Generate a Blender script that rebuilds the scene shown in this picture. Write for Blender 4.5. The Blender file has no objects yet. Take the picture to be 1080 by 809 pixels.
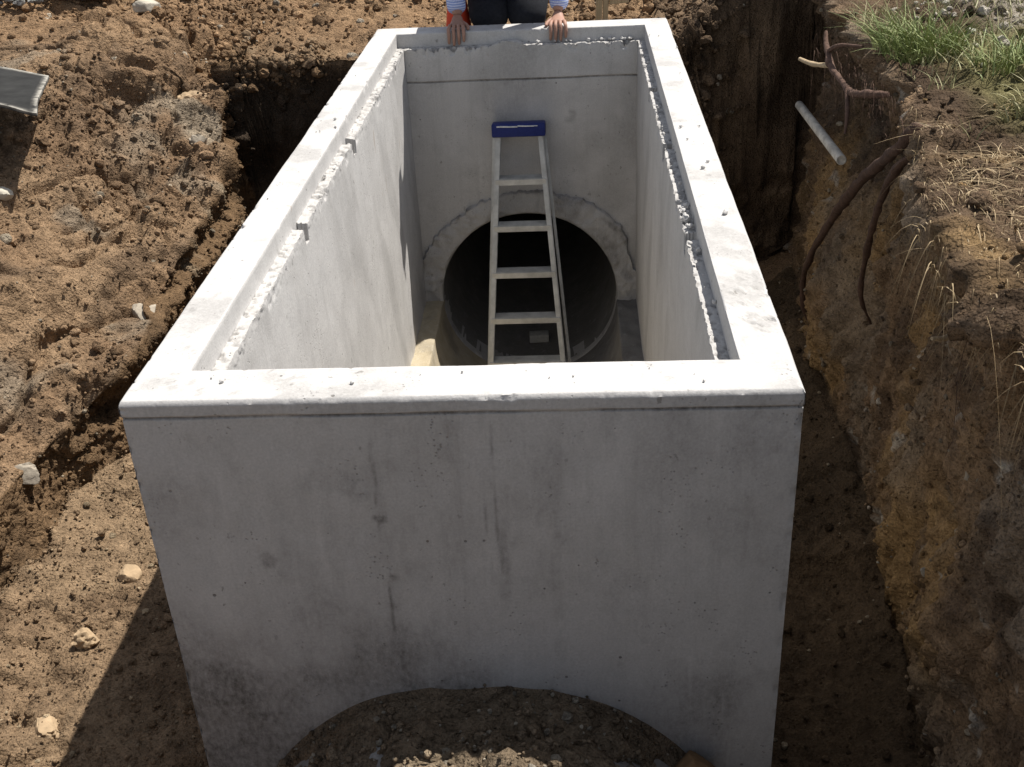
import bpy, bmesh, math, random
import numpy as np
from mathutils import Vector, Matrix
random.seed(7); rng = np.random.default_rng(11)
R = math.radians
scene = bpy.context.scene
col = scene.collection

# ------------------------------------------------------------------ noise
def _h(ix, iy, iz, seed):
    n = (ix.astype(np.int64)*374761393 + iy.astype(np.int64)*668265263 + iz.astype(np.int64)*2147483647 + seed*974634777) & 0xFFFFFFFF
    n = ((n ^ (n >> 13)) * 1274126177) & 0xFFFFFFFF
    n = ((n ^ (n >> 16)) * 2246822519) & 0xFFFFFFFF
    n = n ^ (n >> 15)
    return (n & 0xFFFFFF) / float(0xFFFFFF)

def vn(p, seed=0):
    """value noise in -1..1"""
    f = np.floor(p); t = p - f; t = t*t*t*(t*(t*6-15)+10); i = f.astype(np.int64)
    r = 0
    for dx in (0, 1):
        wx = t[:, 0] if dx else 1-t[:, 0]
        for dy in (0, 1):
            wy = t[:, 1] if dy else 1-t[:, 1]
            for dz in (0, 1):
                wz = t[:, 2] if dz else 1-t[:, 2]
                r = r + wx*wy*wz*_h(i[:, 0]+dx, i[:, 1]+dy, i[:, 2]+dz, seed)
    return r*2-1

def _rot(a, b, c):
    ca, sa, cb, sb, cc, sc_ = math.cos(a), math.sin(a), math.cos(b), math.sin(b), math.cos(c), math.sin(c)
    return np.array([[ca, -sa, 0], [sa, ca, 0], [0, 0, 1]])@np.array([[1, 0, 0], [0, cb, -sb], [0, sb, cb]])@np.array([[cc, -sc_, 0], [sc_, cc, 0], [0, 0, 1]])
ROT = [_rot(.6, .5, .9), _rot(1.3, .9, .2), _rot(2.2, .35, 1.6)]
def fbm(p, freq, octv=4, seed=0, gain=.5):
    a, s, r = 1., 0., 0.
    for k in range(octv):
        r = r + a*vn((p@ROT[k % 3])*freq*(2.03**k) + 17.3*k, seed+k); s += a; a *= gain
    return r/s

def worley(p, freq, seed=0):
    q = p*freq; f = np.floor(q).astype(np.int64)
    d1 = np.full(len(q), 9.); d2 = np.full(len(q), 9.); cid = np.zeros(len(q))
    for dx in (-1, 0, 1):
        for dy in (-1, 0, 1):
            for dz in (-1, 0, 1):
                cx, cy, cz = f[:, 0]+dx, f[:, 1]+dy, f[:, 2]+dz
                px = cx+_h(cx, cy, cz, seed); py = cy+_h(cx, cy, cz, seed+1); pz = cz+_h(cx, cy, cz, seed+2)
                d = np.sqrt((px-q[:, 0])**2+(py-q[:, 1])**2+(pz-q[:, 2])**2)
                c = _h(cx, cy, cz, seed+3)
                near = d < d1
                d2 = np.where(near, d1, np.minimum(d2, d)); cid = np.where(near, c, cid); d1 = np.where(near, d, d1)
    return d1, d2, cid

def S(a, b, x):
    t = np.clip((x-a)/(b-a), 0, 1); return t*t*(3-2*t)
def lerp(a, b, t): return a+(b-a)*t

# ------------------------------------------------------------------ object helpers
def tag(o, label=None, cat=None, group=None, kind=None):
    if label: o['label'] = label
    if cat: o['category'] = cat
    if group: o['group'] = group
    if kind: o['kind'] = kind
    return o
def empty(name, loc, label, cat, group=None):
    o = bpy.data.objects.new(name, None); o.empty_display_size = .1
    o.location = loc; col.objects.link(o); return tag(o, label, cat, group)
def link(name, me, mat=None, parent=None, smooth=None):
    o = bpy.data.objects.new(name, me); col.objects.link(o)
    if mat is not None:
        me.materials.clear(); me.materials.append(mat)
    if parent is not None:
        o.parent = parent
        o.matrix_parent_inverse = Matrix.Translation(parent.location).inverted() if parent.parent is None else (Matrix.Translation(parent.parent.location)).inverted() if False else Matrix.Identity(4)
        if parent.type == 'EMPTY':
            o.matrix_parent_inverse = Matrix.Translation(parent.location).inverted()
    if smooth is not None:
        me.polygons.foreach_set('use_smooth', [True]*len(me.polygons))
        if smooth < 180: me.set_sharp_from_angle(angle=R(smooth))
    return o
def npmesh(name, V, F, colr=None, stain_tone=None):
    me = bpy.data.meshes.new(name)
    V = np.asarray(V, dtype=np.float32); F = np.asarray(F, dtype=np.int32)
    k = F.shape[1]
    me.vertices.add(len(V)); me.vertices.foreach_set('co', V.ravel())
    me.loops.add(F.size); me.loops.foreach_set('vertex_index', F.ravel())
    me.polygons.add(len(F)); me.polygons.foreach_set('loop_start', np.arange(len(F), dtype=np.int32)*k)
    me.polygons.foreach_set('loop_total', np.full(len(F), k, dtype=np.int32))
    if colr is not None:
        a = me.attributes.new('soil', 'FLOAT_COLOR', 'POINT')
        a.data.foreach_set('color', np.hstack([colr, np.ones((len(V), 1))]).astype(np.float32).ravel())
    if stain_tone is not None:
        a = me.attributes.new('stain_tone', 'FLOAT', 'POINT'); a.data.foreach_set('value', stain_tone.astype(np.float32))
    me.update(calc_edges=True); me.validate(); return me
def gridF(nr, nc):
    i = np.arange(nr*nc).reshape(nr, nc)
    return np.stack([i[:-1, :-1], i[:-1, 1:], i[1:, 1:], i[1:, :-1]], -1).reshape(-1, 4)
def gridN(P):
    a = np.gradient(P, axis=0); b = np.gradient(P, axis=1); n = np.cross(b, a)
    return n/(np.linalg.norm(n, axis=2, keepdims=True)+1e-12)
def bmobj(name, bm, mat, parent=None, smooth=None):
    me = bpy.data.meshes.new(name); bm.normal_update(); bm.to_mesh(me); bm.free()
    return link(name, me, mat, parent, smooth)
def add_box(bm, c, size, rot=None, bevel=0.):
    M = Matrix.Translation(Vector(c)) @ (rot.to_4x4() if rot is not None else Matrix.Identity(4)) @ Matrix.Diagonal((*size, 1))
    r = bmesh.ops.create_cube(bm, size=1, matrix=M)
    if bevel:
        es = list({e for v in r['verts'] for e in v.link_edges})
        bmesh.ops.bevel(bm, geom=es, offset=bevel, segments=2, affect='EDGES', profile=.5)
def frame_rot(p0, p1, side=(1, 0, 0)):
    z = (Vector(p1)-Vector(p0)).normalized(); x = Vector(side); x = (x-z*x.dot(z)).normalized(); y = z.cross(x)
    return Matrix((x, y, z)).transposed()
def beam(bm, p0, p1, w, d, side=(1, 0, 0), bevel=0., off=(0, 0)):
    p0, p1 = Vector(p0), Vector(p1); rot = frame_rot(p0, p1, side)
    c = (p0+p1)/2 + rot @ Vector((off[0], off[1], 0))
    add_box(bm, c, (w, d, (p1-p0).length), rot, bevel)
def tube(name, pts, radii, mat, parent=None, seg=10, bump=0., sub=6, seed=1):
    """tapered tube through control points (Catmull-Rom)"""
    P = [Vector(p) for p in pts]; Q = []; Rr = []
    E = [P[0]*2-P[1]]+P+[P[-1]*2-P[-2]]
    for i in range(len(P)-1):
        for k in range(sub):
            t = k/sub; a, b, c, d = E[i:i+4]
            Q.append(.5*((2*b)+(c-a)*t+(2*a-5*b+4*c-d)*t*t+(3*b-a-3*c+d)*t**3)); Rr.append(lerp(radii[i], radii[i+1], t))
    Q.append(P[-1]); Rr.append(radii[-1])
    V = []; 
    for i, q in enumerate(Q):
        z = (Q[min(i+1, len(Q)-1)]-Q[max(i-1, 0)]).normalized(); x = z.orthogonal().normalized() if i == 0 else (x-z*x.dot(z)).normalized(); y = z.cross(x)
        for s in range(seg):
            a = 2*math.pi*s/seg; V.append(q+(x*math.cos(a)+y*math.sin(a))*Rr[i])
    V = np.array(V); 
    if bump:
        n = fbm(V, 24, 4, seed, .65); cen = np.repeat(np.array(Q), seg, 0); V = cen+(V-cen)*(1+bump*n)[:, None]
    bm = bmesh.new(); vs = [bm.verts.new(v) for v in V]
    for i in range(len(Q)-1):
        for s in range(seg): bm.faces.new((vs[i*seg+s], vs[i*seg+(s+1) % seg], vs[(i+1)*seg+(s+1) % seg], vs[(i+1)*seg+s]))
    bm.faces.new(vs[:seg][::-1]); bm.faces.new(vs[-seg:])
    return bmobj(name, bm, mat, parent, 50)
def skin_mesh(name, V, E, rad, root=0, sub=2):
    me = bpy.data.meshes.new(name); me.from_pydata([tuple(v) for v in V], E, [])
    o = bpy.data.objects.new(name, me); col.objects.link(o)
    md = o.modifiers.new('skin', 'SKIN'); md.use_smooth_shade = True
    sv = me.skin_vertices[0].data
    for i, r in enumerate(rad): sv[i].radius = (r, r) if not isinstance(r, tuple) else r; sv[i].use_root = (i == root)
    s = o.modifiers.new('sub', 'SUBSURF'); s.levels = s.render_levels = sub
    dg = bpy.context.evaluated_depsgraph_get(); dg.update()
    out = bpy.data.meshes.new_from_object(o.evaluated_get(dg)); out.name = name
    bpy.data.objects.remove(o); return out
def join_meshes(name, meshes):
    bm = bmesh.new()
    for m in meshes: bm.from_mesh(m)
    return bm

# ------------------------------------------------------------------ materials
class NT:
    def __init__(s, name, rough=.9):
        s.m = bpy.data.materials.new(name); s.m.use_nodes = True; s.t = s.m.node_tree; s.b = s.t.nodes['Principled BSDF']
        s.b.inputs['Roughness'].default_value = rough; s.b.inputs['Specular IOR Level'].default_value = .25
        s.co = s.t.nodes.new('ShaderNodeNewGeometry').outputs['Position']
    def N(s, kind, **k):
        n = s.t.nodes.new(kind)
        for a, v in k.items(): setattr(n, a, v)
        return n
    def put(s, sock, v):
        if isinstance(v, bpy.types.NodeSocket): s.t.links.new(v, sock)
        else: sock.default_value = v
    def noise(s, scale, detail=4, rough=.6, stretch=None, dist=0.):
        n = s.N('ShaderNodeTexNoise'); v = s.co
        if stretch:
            mp = s.N('ShaderNodeMapping'); mp.inputs['Scale'].default_value = stretch; s.put(mp.inputs['Vector'], s.co); v = mp.outputs[0]
        s.put(n.inputs['Vector'], v); n.inputs['Scale'].default_value = scale; n.inputs['Detail'].default_value = detail
        n.inputs['Roughness'].default_value = rough; n.inputs['Distortion'].default_value = dist; return n.outputs['Fac']
    def voro(s, scale, feature='F1'):
        n = s.N('ShaderNodeTexVoronoi', feature=feature); s.put(n.inputs['Vector'], s.co); n.inputs['Scale'].default_value = scale; return n
    def ramp(s, x, a, b, lo=0., hi=1.):
        n = s.N('ShaderNodeMapRange'); s.put(n.inputs[0], x)
        for i, v in zip((1, 2, 3, 4), (a, b, lo, hi)): n.inputs[i].default_value = v
        return n.outputs[0]
    def math(s, op, a, b=0.):
        n = s.N('ShaderNodeMath', operation=op); s.put(n.inputs[0], a); s.put(n.inputs[1], b); return n.outputs[0]
    def mix(s, f, a, b, mode='MIX'):
        n = s.N('ShaderNodeMix', data_type='RGBA', blend_type=mode); s.put(n.inputs[0], f)
        for sock, v in ((n.inputs[6], a), (n.inputs[7], b)):
            if isinstance(v, (tuple, list)): v = (*v[:3], 1)
            s.put(sock, v)
        return n.outputs[2]
    def attr(s, name, out='Color'):
        n = s.N('ShaderNodeAttribute', attribute_name=name); return n.outputs[out]
    def bump(s, h, strength=.4, dist=.01, prev=None):
        n = s.N('ShaderNodeBump'); n.inputs['Strength'].default_value = strength; n.inputs['Distance'].default_value = dist
        s.put(n.inputs['Height'], h)
        if prev is not None: s.put(n.inputs['Normal'], prev)
        s.put(s.b.inputs['Normal'], n.outputs[0]); return n.outputs[0]
    def base(s, c):
        if isinstance(c, tuple): c = (*c[:3], 1)
        s.put(s.b.inputs['Base Color'], c); return s.m

def plain(name, c, rough=.6, metal=0., var=.15, scale=30., bump=.1, bd=.003, stretch=None):
    t = NT(name, rough); t.b.inputs['Metallic'].default_value = metal
    n = t.noise(scale, 5, .65, stretch)
    lo = tuple(x*(1-var) for x in c); hi = tuple(min(1, x*(1+var)) for x in c)
    t.base(t.mix(t.ramp(n, .3, .7), lo, hi)); t.bump(n, bump, bd); return t.m

def soil_material():
    t = NT('soil', .97); t.b.inputs['Specular IOR Level'].default_value = .12
    a = t.attr('soil'); n1 = t.noise(22, 6, .7); n2 = t.noise(130, 4, .7); v = t.voro(75)
    c = t.mix(t.ramp(n1, .25, .75), (.62, .60, .58), (1.35, 1.34, 1.32)); c = t.mix(1., a, c, 'MULTIPLY')
    c2 = t.mix(t.ramp(n2, .3, .75), (.72, .72, .72), (1.28, 1.27, 1.25)); c = t.mix(1., c, c2, 'MULTIPLY')
    sp = t.ramp(t.noise(210, 2, .5), .70, .76)                                       # pale grit
    c = t.mix(t.math('MULTIPLY', sp, .5), c, (.42, .37, .29))
    v2 = t.voro(140); b = t.bump(t.ramp(v.outputs['Distance'], 0, .7, 1, 0), .7, .014); b = t.bump(t.ramp(v2.outputs['Distance'], 0, .7, 1, 0), .6, .008, b); b = t.bump(n1, .6, .03, b); t.bump(n2, .8, .007, b)
    return t.base(c)
def concrete_material(name='concrete', c0=(.45, .437, .424), c1=(.56, .546, .53)):
    t = NT(name, .88)
    big = t.noise(2.2, 5, .6); mid = t.noise(11, 6, .7); fine = t.noise(160, 3, .6); streak = t.noise(3.0, 5, .65, (5, 5, .35))
    c = t.mix(t.ramp(mid, .3, .72), c0, c1)
    c = t.mix(t.ramp(big, .52, .74, 0, .25), c, (.34, .33, .31))
    c = t.mix(t.ramp(streak, .58, .8, 0, .26), c, (.30, .285, .26))
    c = t.mix(t.ramp(streak, .42, .22, 0, .35), c, (.62, .61, .58))
    st = t.attr('stain_tone', 'Fac'); stn = t.math('MULTIPLY', t.math('MULTIPLY', st, t.ramp(mid, .25, .6, .5, 1.)), t.ramp(t.noise(70, 4, .7, (1, 1, .6)), .34, .64, .62, 1.08))
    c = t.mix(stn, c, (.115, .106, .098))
    c = t.mix(t.ramp(fine, .3, .7), t.mix(1., c, (.9, .9, .9), 'MULTIPLY'), t.mix(1., c, (1.08, 1.08, 1.08), 'MULTIPLY'))
    sp = t.math('MULTIPLY', t.ramp(t.noise(38, 3, .55, (1, 1, .7)), .665, .70), t.ramp(t.noise(3.3, 3, .6), .44, .62))
    c = t.mix(t.math('MULTIPLY', sp, .6), c, (.15, .14, .125))                             # small dirt specks
    c = t.mix(t.ramp(t.noise(5.5, 6, .72), .50, .72, 0, .18), c, (.25, .235, .215))        # clouding
    v = t.voro(23); gate = t.ramp(t.noise(5, 3, .5), .42, .5)
    sepc = t.N('ShaderNodeSeparateColor'); t.put(sepc.inputs[0], v.outputs['Color']); rad = t.math('MULTIPLY', t.math('POWER', sepc.outputs[0], 3.), .10)
    hole = t.math('MULTIPLY', t.ramp(t.math('SUBTRACT', v.outputs['Distance'], rad), .012, -.012), gate)             # air holes
    c = t.mix(t.math('MULTIPLY', hole, .75), c, (.12, .11, .10))
    v3 = t.voro(85); g3 = t.ramp(t.noise(7.5, 4, .6), .56, .64); pit_ = t.math('MULTIPLY', t.ramp(v3.outputs['Distance'], .24, .14), g3)
    c = t.mix(t.math('MULTIPLY', pit_, .5), c, (.16, .15, .14)); hole = t.math('MAXIMUM', hole, t.math('MULTIPLY', pit_, .6))
    fs = t.noise(26, 5, .7, (1, 1, .06)); c = t.mix(t.ramp(fs, .55, .75, 0, .22), c, (.22, .205, .19)); c = t.mix(t.ramp(fs, .42, .28, 0, .16), c, (.68, .665, .645))   # fine run marks
    rs = t.math('MULTIPLY', t.ramp(t.noise(17, 3, .5, (1, 1, .5)), .69, .74), t.ramp(t.noise(2.1, 2, .5), .5, .6)); c = t.mix(t.math('MULTIPLY', rs, .35), c, (.24, .15, .08))
    b = t.bump(mid, .16, .012); b = t.bump(fine, .22, .003, b); t.bump(t.ramp(hole, 0, 1, 1, 0), .6, .006, b)
    return t.base(c)
M_soil = soil_material(); M_conc = concrete_material()
M_bench = concrete_material('sandy_concrete', (.36, .30, .20), (.50, .43, .31))
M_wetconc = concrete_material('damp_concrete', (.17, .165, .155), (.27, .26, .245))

# ------------------------------------------------------------------ terrain sheet
W2, L = .725, 3.756
def gaps(*segs):
    out = []
    for a, b, n in segs: out += list(np.linspace(a, b, n, endpoint=False))
    return np.array(out)
YV = np.concatenate([[-250, -90, -35, -14, -7, -4.5, -3.4], gaps((-2.6, -.8, 30), (-.8, 3.62, 370), (3.62, 3.68, 8), (3.68, 3.98, 165), (3.98, 5.6, 115), (5.6, 8, 40)), [8, 9, 11, 15, 25, 60, 250]])
nA, nB, nC, nD, nE, nF, nG = 40, 95, 46, 66, 110, 46, 105
nH = 95
def ifc(y, xs, vs): return np.interp(y, xs, vs)
def terrain():
    rows = []
    for y in YV:
        cb = ifc(y, [-.5, .8, 1.0, 1.35, 1.62, 2.2, 3.8], [-1.72, -1.68, -1.62, -1.64, -1.52, -1.46, -1.46])
        ct = ifc(y, [-.5, .8, 1.35, 1.65, 1.9, 2.5, 3.1, 3.5, 3.7], [-1.80, -1.75, -1.69, -1.56, -1.50, -1.50, -1.50, -1.53, -1.55])
        zt = ifc(y, [-.5, .8, 1.35, 1.65, 1.9, 2.5, 3.1, 3.5, 3.7], [-.98, -.97, -.96, -.89, -.82, -.72, -.64, -.48, -.26])
        plat = -.09+.035*np.clip(y-3.7, 0, 30)*(1-.9*S(6, 20, y))
        zfl = -1.2
        wb = S(-.5, -1.9, y)
        xr = ifc(y, [-.5, .3, .74, 1.22, 2.37, 3.9], [1.20, 1.24, 1.31, 1.34, 1.36, 1.45])
        xt = ifc(y, [-.5, .0, .35, .84, 1.5, 2.0, 3.0, 3.9], [1.20, 1.17, 1.13, 1.21, 1.36, 1.43, 1.43, 1.50])
        zr = .09+.06*S(1, 3, y); zfr = -1.45
        # left ground and bank
        xa = np.concatenate([[-250, -90, -35, -14, -8, -5.5], np.linspace(-4.4, -2.5, nA, endpoint=False)])
        xb = np.linspace(-2.5, ct, nB, endpoint=False)
        xx = np.concatenate([xa, xb]); d = ct-xx
        zz = zt+.62*d-.10*d*d*(d < 3.1)
        zz = np.where(d >= 2.6, plat, zz); k = .10
        h = np.clip(.5+.5*(plat-zz)/k, 0, 1); zz = plat*(1-h)+zz*h-k*h*(1-h)
        # cliff
        t = np.linspace(0, 1, nC, endpoint=False)
        xc = lerp(ct, cb, t); zc = lerp(zt, zfl, t)
        xc = xc-.03*np.sin(t*math.pi)
        # floor left
        xd = np.linspace(cb, -.74, nD, endpoint=False); zd = zfl-.05*S(cb, -.74, xd)+.05*S(cb+.25, cb, xd)
        # under the pit, stub cover in front
        xe = np.linspace(-.70, .70, nE); ze = np.full(nE, -2.2)
        cover = -1.46+np.sqrt(np.maximum(.655**2-xe**2, 0))+.008*np.sin(xe*17+1)*S(.5, .1, np.abs(xe)); cover = np.minimum(cover, -.826+.005*np.sin(xe*29))+.03*np.clip(-y/.3, 0, 1)*S(.5, 0, np.abs(xe))
        cover = np.where(np.abs(xe) < .54, cover, lerp(cover, -1.5, S(.54, .62, np.abs(xe))))
        cover = np.maximum(cover, -1.34)+S(-.2, -.36, y)*.06*S(.36, .13, np.abs(xe+.05))
        ze = lerp(np.where(np.abs(xe) < .66, cover, -1.3), ze, S(.02, .085, y))
        # floor right
        xf = np.linspace(.74, xr, nF, endpoint=False); zf = zfr+.10*S(xr-.22, xr, xf)+.03
        zf = zf-.09*S(1.32, 1.22, y+.28*(xf-1))
        # right wall
        t2 = np.linspace(0, 1, nG, endpoint=False); xg = lerp(xr, xt, t2); zg = lerp(zfr+.13, zr, t2)
        xg = xg+.05*np.sin(t2*math.pi)+.06*S(.55, .75, t2)*S(1., .85, t2)
        # right ground
        xh = np.concatenate([np.linspace(xt, xt+1.5, nH, endpoint=False), np.linspace(xt+1.5, xt+3, 20), [6, 9, 15, 35, 90, 250]])
        zh = zr+.10*S(0, .8, xh-xt)
        X = np.concatenate([xx, xc, xd, xe, xf, xg, xh]); Z = np.concatenate([zz, zc, zd, ze, zf, zg, zh])
        # end of the trench (far) and the filled ground (near)
        ye = 3.68+.10*S(-.80, -.73, X)+.14*S(.74, 1.0, X)+(X < -.78)*(.04*np.sin(X*9)+.025*np.sin(X*23+1))
        zfar = lerp(plat-.05*S(-2, -1.2, X), .16, S(.74, 1.25, X)); zfar = zfar*(1-.0)
        w = S(0, .16, y-ye); Zf = np.where((X > ct) & (X < xt), lerp(Z, zfar, w), lerp(Z, np.where(X < 0, Z, np.maximum(Z, zfar)), w))
        Z = Zf
        near = lerp(-.45, .1, S(.9, 1.5, X)); Z = np.where(X < xt, lerp(Z, np.maximum(Z, near), wb), Z)
        rows.append(np.stack([X, np.full_like(X, y), Z], -1))
    return np.array(rows)
P = terrain(); nr, nc = P.shape[:2]; Nn = gridN(P); Nn = np.where(np.abs(P[..., :1]) > 20, np.array([0, 0, 1.]), Nn)
if Nn[200, 20, 2] < 0: Nn = -Nn
ctv = np.concatenate([np.zeros(nA+6), np.ones(nB), np.full(nC, 2), np.full(nD, 3), np.full(nE, 4), np.full(nF, 5), np.full(nG, 6), np.full(nc-nA-6-nB-nC-nD-nE-nF-nG, 7)])
Z1 = np.broadcast_to(ctv, (nr, nc)).ravel()
p = P.reshape(-1, 3); n = Nn.reshape(-1, 3); x, y, z = p.T
endw = (y > 3.69) & (np.abs(n[:, 2]) < .75) & (Z1 > 1.5) & (Z1 < 6.5)
far = np.maximum(np.abs(x), np.abs(y)) > 9
# amplitudes
amp = np.select([Z1 <= 1, Z1 == 2, Z1 == 3, Z1 == 4, Z1 == 5, Z1 == 6, Z1 == 7], [1., 1.05, .8, .0, .8, .62, .8])
amp = np.where((Z1 == 4) & (y < .0), .85, amp)
plateau = ((y > 3.85) & (x > -4.4)); amp = np.where(plateau & (Z1 < 6.5), 1.25*S(9, 6, y), amp)
hid = (np.abs(x) < .80) & (y > .0) & (y < 3.83); amp = np.where(hid & (Z1 == 4), 0, amp)
amp = amp*np.where((Z1 != 4), S(.735, .80, np.abs(x)), 1)
amp = np.where((y > 3.60) & (y < 3.86) & (np.abs(x) < .82), amp*.15, amp)
amp = np.where((Z1 == 4) & (y < .03) & (y > -.05), amp*.4, amp)
soft = S(-2.2, -3.6, x)*.35
big = fbm(p, 1.5, 3, 3); med = fbm(p, 5.5, 4, 9); 
ridge = 1-np.abs(fbm(p, 3.2, 4, 21))*2.2
w1, w2, ci = worley(p+.02*np.stack([med, big, med], 1), 12, 5); lump = np.clip(1-w1*1.15, 0, 1)*(.3+.7*ci)*(fbm(p, 2.1, 2, 77) > -.25)
w1b, w2b, cib = worley(p, 31, 8); lump2 = np.clip(1-w1b*1.2, 0, 1)*cib
patch = S(-.25, .35, fbm(p, 1.7, 3, 41))
hi = fbm(p, 24, 3, 33, .65); w1d, w2d, cid = worley(p+.01*hi[:, None], 55, 15); w1e, w2e, cie = worley(p+.03*np.stack([med, hi, big], 1), 6.2, 25)
crack = S(.16, .02, w2e-w1e)*S(.0, .4, fbm(p, 1.9, 2, 37))
clump = S(-.42, .18, fbm(p, 1.25, 4, 200))
hh = (z+.25*x*.0+.10*fbm(p, 1.6, 4, 203)+.03*med)/.26; saw = hh-np.floor(hh); terr = np.where(Z1 <= 2, .075*(S(0, .82, saw)-S(.82, 1., saw)-.4)*S(-.35, .1, fbm(p, .9, 2, 206)), 0)
disp = .070*big+terr+.07*fbm(p*np.array([1, .6, 1]), .85, 2, 207)*(Z1 <= 2)+.045*med+.018*ridge+(.040*lump*clump+.026*lump2*(.25+.75*clump)+.012*np.clip(1-w1d*1.2, 0, 1)*cid)*(.45+.55*patch)+.017*hi+.085*np.clip(.62-w1e, 0, 1)*np.clip(cie-.25, 0, 1)*clump-.04*crack-.03
disp = disp*np.where(Z1 == 3, 1.0, 1)
# right wall: scraped faces, hollows, bedding
ps = p*np.array([1.6, 1.3, .45])
scr = fbm(ps, 7, 4, 51); bulg = fbm(p, 1.9, 3, 61); w1c, w2c, cic = worley(p*np.array([1, 1, .7]), 5.5, 71)
pq = p@_rot(.0, .5, .0); scr2 = fbm(pq*np.array([1, 2.2, .5]), 9, 4, 57, .6)
dw = .085*bulg+.055*scr+.035*scr2+.03*(1-np.abs(fbm(p*np.array([1, 1, .6]), 4.5, 4, 58))*2)+.07*np.clip(.5-w1c, 0, 1)*(cic-.2)+.03*lump2+.02*lump+.035*med+.018*hi
tooth = S(.55, 1., np.abs(np.sin((y*.9+.25*z+.04*med)*math.pi/.11)))*S(.0, .25, fbm(p*np.array([1, 1, .5]), 1.4, 2, 59)); dw = dw-.022*tooth
hol = np.exp(-(((y-2.7)/.55)**2+((z+.28)/.22)**2))*.09
dw = dw-hol
disp = np.where((Z1 == 6) | (endw & (x > .5)), dw, disp); amp = np.where(Z1 == 6, np.clip(amp*1.8, 0, 1), amp)
disp = np.where(endw & (x < 0), disp*.8, disp)
# thatch lip over the near right wall
lip = S(.0, .12, z)*S(1.9, 1.2, y)*(Z1 >= 6)*S(1.75, 1.2, x)
disp = disp+lip*(.05+.05*med)
# excavated gouges on the left bank
g = S(.10, .0, np.abs(fbm(p*np.array([1, .55, 1]), 2.4, 3, 91)))*(Z1 == 1); disp = disp-.05*g
amp = np.where(endw, np.maximum(amp, np.where(np.abs(x) < .82, .15, 1.)), amp); amp = np.where(far, 0, amp)
pd = p+n*(disp*amp*(1-soft*.5))[:, None]
# keep the soil away from the pit walls and below its rim
inx = (np.abs(pd[:, 0]) < .735) & (np.abs(p[:, 0]) >= .74) & (y > 0) & (y < 3.8)
pd[inx, 0] = np.sign(pd[inx, 0])*.735
pd[:, 2] = np.where((Z1 == 4) & (y < .0) & (np.abs(x) < .52+.10*med), np.maximum(pd[:, 2], -1.475+np.sqrt(np.maximum(.646**2-x**2, 0))), pd[:, 2])
# ---- colours (earth tones, plus shade painted on the far end wall)
def C(*v): return np.array(v)
def blend(base, c, f): return base*(1-f[:, None])+c*f[:, None]
m1 = S(-.3, .45, fbm(p, 2.6, 4, 101)); m2 = S(.05, .5, fbm(p, 6.5, 4, 111)); m3 = S(.30, .52, fbm(p, 4.2, 3, 121)); m4 = S(-.1, .5, fbm(p*np.array([1, 1, .5]), 1.3, 4, 131))
c = np.tile(C(.255, .170, .103), (len(p), 1)); c = blend(c, C(.20, .132, .081), clump*.75)
c = blend(c, C(.315, .218, .135), m1*.75); c = blend(c, C(.155, .107, .070), m2*.75); c = blend(c, C(.36, .31, .24), m3*.4); c = blend(c, C(.33, .285, .22), S(.12, .40, fbm(p, 2.4, 4, 123))*S(-2.1, -1.7, x)*(Z1 <= 2)*(y < 3.6)*.7)
c = np.where((Z1 == 3)[:, None], blend(blend(np.tile(C(.245, .170, .106), (len(p), 1)), C(.165, .112, .070), m2*.85), C(.31, .225, .142), m1*.4), c)
cl = blend(blend(np.tile(C(.17, .11, .062), (len(p), 1)), C(.30, .25, .18), m3*.7), C(.10, .067, .04), m2*.6)
c = np.where((Z1 == 2)[:, None], cl, c)
pl = blend(blend(np.tile(C(.265, .170, .098), (len(p), 1)), C(.175, .115, .070), m2*.8), C(.34, .225, .13), m1*.5)
fp = S(3.7, 4.5, y-.6*(x+2)*(x < -2)*0)*(Z1 <= 6)
c = blend(c, pl, fp*.85); 
wl = np.tile(C(.27, .185, .115), (len(p), 1))
och = S(-.12, .35, fbm(ps*np.array([1, 1, 1.3]), 1.8, 4, 141))*S(.05, -.5, z); gry = S(.0, .4, fbm(p, 2.3, 4, 151))
wl = blend(wl, C(.44, .290, .135), och*.8); wl = blend(wl, C(.27, .225, .175), gry*.6); wl = blend(wl, C(.12, .083, .058), m2*.75)
wl = blend(wl, C(.52, .48, .42), S(.47, .54, fbm(p, 11, 3, 161))*.7)
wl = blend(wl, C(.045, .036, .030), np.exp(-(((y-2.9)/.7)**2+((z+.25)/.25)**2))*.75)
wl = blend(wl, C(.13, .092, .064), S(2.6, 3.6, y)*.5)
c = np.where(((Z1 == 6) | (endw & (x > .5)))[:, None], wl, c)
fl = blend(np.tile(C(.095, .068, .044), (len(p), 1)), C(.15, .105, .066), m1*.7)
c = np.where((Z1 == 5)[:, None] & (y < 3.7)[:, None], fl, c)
st = blend(np.tile(C(.17, .130, .090), (len(p), 1)), C(.25, .20, .14), m1*.7)
c = np.where(((Z1 == 4) & (y < 3.6))[:, None], st, c)
top = blend(np.tile(C(.085, .058, .038), (len(p), 1)), C(.16, .11, .07), m1*.8)
dxx = x-1.25
top = blend(top, C(.30, .20, .095), S(.1, .5, fbm(p, 3.1, 3, 171))*S(1.3, .7, y)*.8)
top = blend(top, C(.36, .33, .28), S(1.75, 2.1, x)*S(2.0, 2.6, y)*.85)
top = blend(top, C(.17, .16, .07), S(1.5, 1.7, x)*S(1.0, 1.4, y)*S(2.7, 2.2, y)*.8)
recess_shade = blend(np.tile(C(.055, .040, .028), (len(p), 1)), C(.10, .072, .048), m1)  # shade of the trench's far end wall put into the soil colour
c = blend(c, recess_shade, np.where((endw & (x < .5)), S(-.13, -.24, z), 0))
c = np.where((Z1 == 7)[:, None], top, c)
c = np.where(((Z1 < 6.5) & (y > 3.9) & (x > .7))[:, None], blend(top, C(.2, .14, .09), m1), c)
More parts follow.
